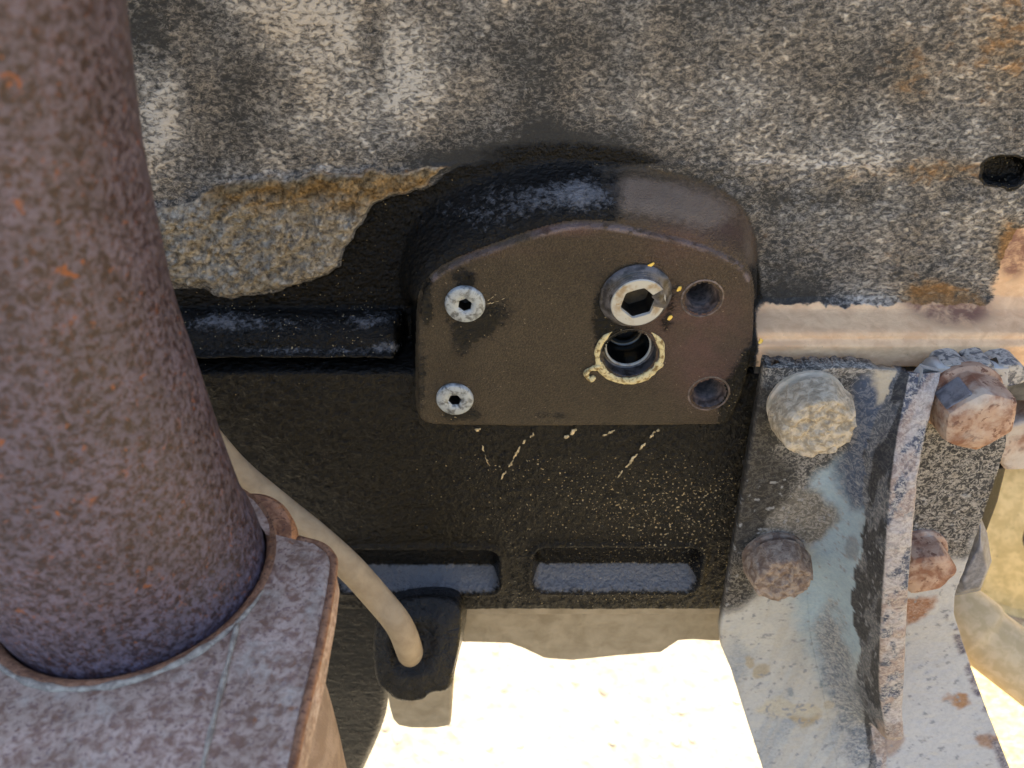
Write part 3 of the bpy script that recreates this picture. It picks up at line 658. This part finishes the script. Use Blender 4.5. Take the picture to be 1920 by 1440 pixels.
# rusty edge strip along the right side and a rounded lug behind
e2 = [topz(px, py)+np.array([-.0004, 0, -.0013]) for px, py in ((560, 1007), (604, 1020), (622, 1037), (627, 1056), (620, 1110), (598, 1225), (572, 1330), (548, 1440), (530, 1520))]
V, F = tube(crom(e2, 6), .0016, 10); part('plate_edge', mesh_py('plate_edge', V, F, True), M['flange_edge'], fo)
lc = PZ(468, 1008, zf-.012)
V, F = loft(lc, [(.0175, -.012), (.0180, 0), (.0168, .003), (.013, .004), (.001, .0042)], 40, True, (0.1, -.55, .8))
part('lug', mesh_py('lug', V, F, True, 40), M['flange_edge'], fo, 'rusty rounded lug behind the pipe')
# ribbed sleeve under the plate
sl = thing('ribbed_sleeve', 'finely ribbed rusty flexible sleeve below the right edge of the flange', 'flexible pipe', (PC[0], PC[1], zf-.3))
base = PZ(615, 1440, zf-.055); rs = .048
cx, cy = base[0]-rs*.97, base[1]+.004
V = []; F = []; n = 900; rows = 80
for k in range(rows+1):
    zz = zf-.0185-k*.0022
    for i in range(n):
        t = 2*math.pi*i/n; r = rs*(1+.0*k)+.00042*math.sin(225*t+k*.9)-.006*math.exp(-k/5)
        V.append((cx+r*math.cos(t), cy+r*math.sin(t), zz))
for k in range(rows):
    for i in range(n): F.append((k*n+i, (k+1)*n+i, (k+1)*n+(i+1) % n, k*n+(i+1) % n))
part('sleeve_wall', mesh_py('sleeve_wall', V, F, True), M['braid'], sl)

# ------------------------------------------------------------------ hose, fitting and oil pan
hz = thing('hose', 'dusty tan hose curving down into the black oily fitting', 'hose', PY(765, 1205, -.055))
PF_ = PY
hp = [PY(-700, 120, -.034), PY(-250, 330, -.034), PY(60, 500, -.034), PY(250, 660, -.036), PY(380, 812, -.040), PY(443, 884, -.045), PY(520, 949, -.05), PY(590, 1005, -.055), PY(655, 1063, -.058), PY(706, 1119, -.060), PF_(747, 1170, -.064), PF_(766, 1214, -.062), PF_(774, 1245, -.046)]
V, F = tube(crom(hp, 8), lambda u: .0070+.0006*u, 36); part('hose_wall', mesh_py('hose_wall', V, F, True), M['hose'], hz)
ft = thing('hose_fitting', 'oily black boss that the tan hose plugs into', 'fitting', PY(780, 1300, -.03))
bp = [(704, 1150), (730, 1126), (800, 1116), (852, 1120), (867, 1142), (864, 1200), (854, 1258), (842, 1300), (806, 1300), (790, 1318), (742, 1318), (722, 1296), (704, 1288), (694, 1220)]
FA = np.array([0, -.80, .60]); P0 = PY(780, 1215, -.058)
def PF(px, py, off=0.):
    d = np.array([float(v) for v in ray(px, py)]); return CAM+d*(((P0+FA*off-CAM)@FA)/(d@FA))
bp = chaikin(bp, 2); q = np.array([PF(*p) for p in bp]); cc = q.mean(0); fc_ = PF(768, 1212); V = []; F = []; n = len(q)
for (sx, off) in ((1.0, -.05), (1.0, -.02), (1.0, -.004), (.975, -.001), (.93, 0), (.72, .0006), (.66, .0016), (.52, .0024), (.44, .0012), (.36, .0004), (.2, .0002)):
    for p in q:
        k = np.clip((.95-sx)/.25, 0, 1); c0 = cc*(1-k)+fc_*k
        v = c0+(p-c0)*sx+FA*off; w = .0022*(float(fbm(np.array(v[0]*200), np.array((v[2]-v[1])*200), 3, 2))-.5)
        V.append(v+w*np.array([1, -1, .6]))
for k in range(10):
    for i in range(n): F.append((k*n+i, k*n+(i+1) % n, (k+1)*n+(i+1) % n, (k+1)*n+i))
F.append(tuple(10*n+i for i in range(n)))
part('fitting_body', mesh_py('fitting_body', V, F, True, 55), M['black'], ft)
q = polyY([(722, 1270), (850, 1270), (847, 1350), (843, 1366), (750, 1367), (732, 1345)], -.036, 1)
V, F = extrude([(a, -.036, b) for a, b in q], (0, .05, 0)); part('drain_boss', mesh_py('drain_boss', V, F), M['panflange'], ft, 'brown stained stub below the black body', .002)
# pan: glossy curved sump at the left
pn = thing('oil_pan', 'glossy black oil pan wall with golden reflections beside the flange', 'oil pan', PY(600, 1440, .02))
V = []; F = []
rowpx = [(1085, 860, .004), (1150, 800, .004), (1200, 735, .004), (1250, 728, .004), (1300, 724, .006), (1360, 700, .006), (1420, 672, .008), (1500, 640, .01), (1650, 600, .012)]
K = 16
for (py, pr_, yy) in rowpx:
    p = PY(pr_, py, yy)
    for k in range(K):
        a = math.pi/2*min(k, 8)/8
        if k <= 8: V.append((p[0]-.03*(1-math.cos(math.pi/2-a))*1.0, yy-.03*math.cos(math.pi/2-a)*1.0+.015, p[2]))
        else: V.append((p[0]-.03-(k-8)*.03, yy-.015, p[2]))
for r in range(len(rowpx)-1):
    for k in range(K-1): F.append((r*K+k, (r+1)*K+k, (r+1)*K+k+1, r*K+k+1))
me = mesh_py('pan_wall', V, F, True); o = part('pan_wall', me, M['pan'], pn)
sb = o.modifiers.new('sub', 'SUBSURF'); sb.levels = sb.render_levels = 2
so = o.modifiers.new('thick', 'SOLIDIFY'); so.thickness = .004; so.offset = -1

# ------------------------------------------------------------------ mounting bracket on the right
YB = -.040
br = thing('mounting_bracket', 'dirty pale steel mounting bracket with tall rib and four bolts at the right', 'bracket', PY(1560, 1150, YB))
def yplate(z): q_ = max(0., -.16-z); return YB-(.42*q_-.42*.025*(1-math.exp(-q_/.025)))
def onp(px, py, off=0.):
    y = YB-off
    for _ in range(12): y = yplate(float(PY(px, py, y)[2]))-off
    return PY(px, py, y)
def col_line(pts, off=0.):
    P = np.array([onp(a, b, off[k] if isinstance(off, list) else off) for k, (a, b) in enumerate(pts)]); o_ = np.argsort(P[:, 2]); return P[o_, 2], P[o_, 0]
LE = col_line([(1438, 655), (1425, 740), (1400, 880), (1374, 1040), (1350, 1180), (1352, 1212), (1372, 1260), (1400, 1350), (1430, 1440), (1460, 1540)])
RE = col_line([(1890, 700), (1885, 840), (1865, 900), (1828, 1010), (1790, 1115), (1788, 1150), (1810, 1220), (1850, 1330), (1893, 1440), (1935, 1540)])
PR = .042
OFF = [.004, .010, .021, .031, .038, .042, .042, .042, .042, .042]
RL = col_line([(1706, 700), (1700, 735), (1684, 820), (1673, 900), (1665, 1000), (1658, 1100), (1652, 1200), (1650, 1290), (1668, 1400), (1690, 1540)], OFF)
RR = col_line([(1758, 700), (1750, 735), (1730, 820), (1717, 900), (1709, 1000), (1701, 1100), (1696, 1200), (1692, 1290), (1694, 1400), (1705, 1540)], OFF)
PRZ = sorted((float(onp(1700, y_, o_)[2]), o_) for y_, o_ in zip((700, 735, 820, 900, 1000, 1100, 1300), OFF))
ztop, zbot = float(onp(1600, 690)[2]), float(onp(1600, 1540)[2])
RT, RB = float(onp(1720, 700, PR)[2]), float(onp(1680, 1405, PR)[2])
rows = 620; ZR = np.linspace(ztop, zbot, rows); SEC = []
for z in ZR:
    xl, xr, a, b = (float(np.interp(z, *c)) for c in (LE, RE, RL, RR))
    pr = float(np.interp(z, [p[0] for p in PRZ], [p[1] for p in PRZ]))*float(smooth(RB-.03, RB+.01, z))
    wf = .026                                          # foot of the fillet left of the rib
    af = a-wf; yb = yplate(z)
    u = np.linspace(0, 1, 34); left = [(xl-.0+0*u[0], .006)]+[(xl, .001), (xl+.0006, .0002)]+[(xl+.0012+(af-xl-.0012)*t, 0) for t in np.linspace(0, 1, 90)]
    ax_ = a-.004
    fil = [(af+(ax_-af)*t, -pr*.55*t**2.1) for t in np.linspace(0, 1, 34)[1:]]+[(ax_+.0034*t, -pr*(.55+.42*t)) for t in np.linspace(0, 1, 26)[1:]]
    fr = [(a, -pr*.992), (a+.0008, -pr)]+[(a+.0008+(b-a-.0008)*t, -pr-.0005*math.sin(t*3.1)) for t in np.linspace(0, 1, 14)[1:]]+[(b+.001, -pr*.97)]
    rt = [(b+.0015, -pr*t) for t in np.linspace(.93, .04, 14)]
    rp = [(b+.003+(xr-b-.003)*t, 0) for t in np.linspace(0, 1, 60)]+[(xr, .006)]
    SEC.append([(x, yb+y, z) for x, y in left+fil+fr+rt+rp])
nl_, nf_, nr_, ns_, npz = len(left), len(fil), len(fr), len(rt), len(rp)
A = np.array(SEC); ncol = A.shape[1]
nz = fbm(A[..., 0]*160, A[..., 2]*160+A[..., 1]*200, 4, 81)-.5; A[..., 1] -= .0011*nz
bx, by, bd = proj(A[..., 0], A[..., 1], A[..., 2])
gx, gz = A[..., 0]-A[..., 1], A[..., 2]*1.
jx = 18*(fbm(gx*70, gz*70, 4, 91)-.5)*2; jy = 18*(fbm(gx*70, gz*70, 4, 95)-.5)*2
qx, qy = bx+jx, by+jy
ci = np.arange(ncol)[None, :]+0*gx
ribm = (ci >= nl_+nf_) & (ci < nl_+nf_+nr_)
rgt = ci >= nl_+nf_+nr_
pale = np.array([.45, .44, .40]); col = np.zeros(gx.shape+(3,)); mot = np.full(gx.shape, .12); wetb = np.zeros(gx.shape)
col[:] = pale
def lay(mask, c, mt=None, wt=None):
    m = np.clip(mask, 0, 1)[..., None]; col[:] = col*(1-m)+np.array(c)*m
    if mt is not None: mot[:] = mot*(1-m[..., 0])+mt*m[..., 0]
    if wt is not None: wetb[:] = wetb*(1-m[..., 0])+wt*m[..., 0]
ps = lambda P, w=10: smooth(w, -w, sdf(np.array(P, float), qx, qy))
L_ = ~ribm & ~rgt
lay(smooth(.46, .72, fbm(gx*45, gz*22, 4, 161))*1., (.33, .345, .34), .2)
lay(smooth(.5, .66, fbm(gx*160, gz*18, 4, 165))*.5, (.40, .37, .31))
# bluish stain and dark steel on the slope left of the rib
lay(ps([(1560, 820), (1640, 900), (1640, 1200), (1560, 1300), (1480, 1120), (1530, 1000), (1510, 880)], 30)*L_, (.30, .38, .42), .12)
lay(ps([(1590, 700), (1700, 690), (1690, 800), (1665, 950), (1600, 960), (1560, 880), (1600, 800)], 16)*L_, (.075, .095, .135), .25)
lay(ps([(1665, 800), (1690, 740), (1690, 1420), (1640, 1440), (1600, 1340), (1625, 1200), (1630, 1000)], 14)*L_, (.030, .030, .032), .12)
lay(ps([(1560, 1120), (1600, 1250), (1640, 1430), (1600, 1440), (1560, 1340), (1530, 1180)], 14)*L_, (.20, .22, .235), .5)
# oily dark left part
lay(ps([(1380, 640), (1600, 640), (1620, 700), (1600, 740), (1600, 830), (1540, 880), (1500, 930), (1400, 1100), (1300, 1150)], 14)*L_, (.065, .063, .060), .5, .1)
lay(ps([(1380, 720), (1455, 720), (1460, 850), (1500, 880), (1470, 960), (1420, 1020), (1350, 1120), (1300, 1150)], 18)*L_, (.020, .019, .018), .12, .35)
lay(ps([(1500, 900), (1545, 930), (1570, 970), (1540, 1010), (1500, 1020), (1420, 1060), (1400, 1120), (1380, 1120), (1420, 1000)], 10)*L_, (.16, .145, .12), .4)
lay(ps([(1300, 1040), (1420, 1040), (1420, 1110), (1380, 1140), (1300, 1160)], 14)*L_, (.028, .026, .024), .3, .2)
lay(ps([(1380, 660), (1440, 640), (1445, 680), (1400, 740)], 8)*L_, (.012, .012, .012), .2, .5)
lay(ps([(1460, 660), (1720, 660), (1720, 705), (1560, 700)], 10)*L_, (.17, .155, .135), .65)
lay(ps([(1640, 690), (1780, 680), (1780, 735), (1690, 735), (1640, 760)], 8), (.50, .42, .30), .1)
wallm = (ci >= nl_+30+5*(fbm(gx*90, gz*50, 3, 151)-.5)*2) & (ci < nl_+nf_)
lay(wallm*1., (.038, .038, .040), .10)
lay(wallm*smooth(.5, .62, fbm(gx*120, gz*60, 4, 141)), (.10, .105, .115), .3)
# rib edge: rust, blue-black paint and pale scale
lay(ribm*1., (.43, .38, .35), .45)
lay(ribm*smooth(.46, .60, fbm(gx*110, gz*70, 5, 101))*.6, (.30, .20, .15), .5)
lay(ribm*smooth(.53, .62, fbm(gx*160, gz*80, 5, 111)), (.12, .13, .165), .7)
# right of the rib
lay(rgt*1., (.46, .45, .43), .14)
lay(ps([(1700, 730), (1920, 730), (1920, 880), (1840, 1000), (1800, 1050), (1700, 1040)], 10)*rgt, (.055, .053, .052), .62)
lay(ps([(1690, 1120), (1750, 1120), (1735, 1160), (1690, 1165)], 8)*rgt, (.30, .15, .085), .3)
for (cx_, cy_, rx, ry, c) in ((1508, 1340, 26, 20, (.36, .29, .18)), (1475, 1332, 60, 16, (.44, .40, .31)), (1432, 1262, 18, 16, (.36, .31, .22)), (1408, 1240, 10, 16, (.36, .31, .22)), (1600, 1030, 14, 18, (.20, .23, .25)), (1550, 1275, 10, 10, (.2, .24, .26)), (1480, 1300, 8, 8, (.25, .27, .27)), (1795, 1315, 20, 12, (.33, .18, .09)), (1850, 1390, 24, 16, (.30, .19, .13)), (1665, 1385, 30, 34, (.33, .25, .2)), (1550, 1325, 12, 8, (.4, .36, .28))):
    lay(smooth(1.25, .7, np.hypot((qx-cx_)/rx, (qy-cy_)/ry)), c)
spk = fbm(gx*330, gz*330, 4, 121); lay(smooth(.70, .78, spk)*(qy > 900), (.24, .245, .25))
lay(smooth(14, 2, np.abs(bx-1790-(by-1150)*.36+10))*rgt*(by > 1150)*smooth(.42, .55, fbm(gx*120, gz*120, 3, 131)), (.17, .15, .17), .5)
colA = np.concatenate([np.clip(col, 0, 1), np.ones(gx.shape+(1,))], -1).reshape(-1, 4)
m1b = np.stack([np.clip(wetb, 0, 1), np.clip(mot, 0, 1), 0*mot, 0*mot+1], -1).reshape(-1, 4)
VB = A.reshape(-1, 3); ib = np.arange(rows*ncol).reshape(rows, ncol)
FB = np.stack([ib[:-1, :-1], ib[1:, :-1], ib[1:, 1:], ib[:-1, 1:]], -1).reshape(-1, 4)
cf = (np.arange(ncol-1)[None, :]+np.zeros((rows-1, 1))).reshape(-1)
c1, c2 = nl_+nf_*0-1, nl_+nf_+nr_+ns_-1
for nm, mk, lb in (('plate', cf < c1, 'pale plate left of the rib, oily dark on top'), ('rib', (cf >= c1) & (cf < c2), 'tall rusty rib with blue black slope'), ('plate', cf >= c2, 'plate right of the rib')):
    v, f, a = sub_np(VB, FB, mk, {'col': colA, 'm1': m1b}); o = part(nm, mesh_np(nm, v, f, a), M['bracket'], br, lb)
    so = o.modifiers.new('thick', 'SOLIDIFY'); so.thickness = .009; so.offset = -1 
# bolts
def bolt(px, py, halfw, hh, rot, m, lab, mud=None, off=0., mudm='mud', tilt=(0, -1, 0)):
    c = onp(px, py, off+hh*.9); c = np.array([c[0], yplate(c[2])-off, c[2]]); R = rad(halfw, c+np.array([0, -hh, 0]))
    hx = hexr(R*1.02, rot, .25)
    f = lambda k: (lambda t: hx(t)*k)
    V, F = loft(c, [(R*1.05, -.002), (R*1.07, .002), (R*1.02, .003), (f(1.), .0035), (f(1.), hh*.8), (f(.95), hh*.93), (f(.80), hh), (R*.4, hh*1.01)], 60, True, tilt)
    V = [Vector(v)+Vector((0, -1, 0))*(.0012*(float(fbm(np.array(v[0]*240), np.array(v[2]*240), 3, 5))-.5)) for v in V]
    o = part('bolt', mesh_py('bolt', V, F, True, 34), M[m], br, lab)
    if mud:
        a0, a1, r0 = mud; V = []; F = []; nn, kk = 64, 26
        for k in range(kk+1):
            for i in range(nn+1):
                t = a0+(a1-a0)*i/nn; s = k/kk
                prx = R*1.10*s; e = (1. if a1-a0 > 6.2 else min(1, 5*min(i, nn-i)/nn))*min(1, (1-s)*7+.0); prx *= .93+.14*float(fbm(np.array(math.cos(t)*3+9), np.array(math.sin(t)*3+c[0]*99), 3, 19))
                e2 = smooth(0, .6, np.array(s-r0)) if r0 > 0 else 1.
                up = hh*1.02+.0040*e*float(e2)+.0055*(float(fbm(np.array(prx*math.cos(t)*330+7), np.array(prx*math.sin(t)*330), 3, 15, .6))-.5)*e
                if s > .86: up -= (s-.86)/.14*hh*.5
                if e < .02: up -= .0015
                V.append((c[0]+prx*math.cos(t), c[1]-up, c[2]+prx*math.sin(t)))
        for k in range(kk):
            for i in range(nn): F.append((k*(nn+1)+i, k*(nn+1)+i+1, (k+1)*(nn+1)+i+1, (k+1)*(nn+1)+i))
        part('mud_cap', mesh_py('mud_cap', V, F, True), M[mudm], o)
    return c, R
bolt(1528, 790, 70, .017, .2, 'dusty_steel', 'large pale bolt with its face caked in dried mud', (math.radians(0), math.radians(360), 0.0))
bolt(1462, 1074, 56, .015, .5, 'mud_red', 'lower left bolt buried in brown mud', (math.radians(0), math.radians(360), 0.0), mudm='mud_red')
bolt(1838, 790, 72, .022, .75, 'rusty_steel', 'upper right bolt with red rust and pale dust', None)
bolt(1738, 1076, 56, .018, .2, 'rusty_steel', 'lower right bolt flaking with brown rust')
# slate washer tab beside the upper right bolt
q = polyY([(1772, 768), (1822, 735), (1838, 760), (1800, 800), (1790, 806)], YB-.018, 0)
V, F = extrude([(a, YB-.0185, b) for a, b in q], (0, .014, 0)); part('lock_tab', mesh_py('lock_tab', V, F), M['slate'], br, 'bent slate grey lock tab', .0012)
# cracked dirt cakes along the top edge
for i, (pl) in enumerate(([(1770, 690), (1815, 684), (1828, 700), (1818, 728), (1780, 735), (1765, 715)], [(1822, 690), (1870, 682), (1866, 700), (1850, 724), (1824, 728), (1832, 705)], [(1874, 690), (1925, 684), (1935, 722), (1880, 726), (1858, 718)])):
    q = polyY(pl, -.041, 1); V, F = extrude([(a, -.040-.002*math.sin(9*k), b) for k, (a, b) in enumerate(q)], (0, .02, 0))
    part('dirt_cake', mesh_py('dirt_cake', V, F, False), M['clay'], br, bevel=.002)
# faceted rubber stop behind the plate and rusty plate at the frame edge
q = polyY([(1838, 965), (1852, 1000), (1860, 1052), (1838, 1108), (1790, 1118), (1780, 1090), (1800, 1040)], -.030, 0); cc = q.mean(0)
V = [(a, -.030, b) for a, b in q]+[(cc[0]+(a-cc[0])*.55-.004, -.040, cc[1]+(b-cc[1])*.55+.004) for a, b in q]+[(a, 0, b) for a, b in q]; n = len(q)
F = [tuple(range(n, 2*n))]+[(i, (i+1) % n, n+(i+1) % n, n+i) for i in range(n)]+[(i, 2*n+i, 2*n+(i+1) % n, (i+1) % n) for i in range(n)]
part('stop_block', mesh_py('stop_block', V, F), M['slate'], br, 'dusty faceted stop block', .001)
q = polyY([(1868, 850), (1890, 800), (1990, 770), (1990, 880), (1886, 884)], -.026, 0)
V, F = extrude([(a, -.026, b) for a, b in q], (0, .02, 0)); part('side_tab', mesh_py('side_tab', V, F), M['rusty_steel'], br, 'red rusty tab at the right edge', .002)
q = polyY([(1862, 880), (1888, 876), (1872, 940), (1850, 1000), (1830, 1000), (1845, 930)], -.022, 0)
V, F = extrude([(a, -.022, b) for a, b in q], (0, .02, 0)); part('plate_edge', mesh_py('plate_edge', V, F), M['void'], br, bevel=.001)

# ------------------------------------------------------------------ behind the bracket at the right
h2 = thing('coolant_hose', 'thick dusty tan hose running off to the lower right behind the bracket', 'hose', PD(1850, 1190, .60))
dpt = .53
hp = [PD(1700, 1085, dpt+.03), PD(1790, 1150, dpt+.01), PD(1860, 1205, dpt), PD(1935, 1262, dpt-.01), PD(2050, 1350, dpt-.03), PD(2200, 1460, dpt-.03)]
V, F = tube(crom(hp, 10), lambda u: .0208 if u > .33 else .0226, 40); part('hose_wall', mesh_py('hose_wall', V, F, True), M['hose2'], h2)
ax = thing('axle_housing', 'sunlit ochre dusty axle housing with dark opening at the right edge', 'axle housing', PD(1940, 1050, .85))
c = PD(1945, 1000, .88)
adir = Vector((-.25, -.8, .45)).normalized()
V, F = loft(c, [(.125, -.10), (.125, .0), (.118, .008), (.095, .010), (.088, .004), (.060, .014), (.022, .024)], 64, False, adir); part('housing_shell', mesh_py('housing_shell', V, F, True, 50), M['ochre'], ax)
V, F = loft(c, [(.113, .0085), (.111, .015), (.098, .016), (.095, .009)], 64, False, adir); part('housing_ring', mesh_py('housing_ring', V, F, True, 50), M['ochre_dark'], ax)
V, F = loft(c, [(.022, .024), (.018, .020), (.017, -.02), (.001, -.025)], 48, True, adir); part('opening', mesh_py('opening', V, F, True, 50), M['void'], ax)
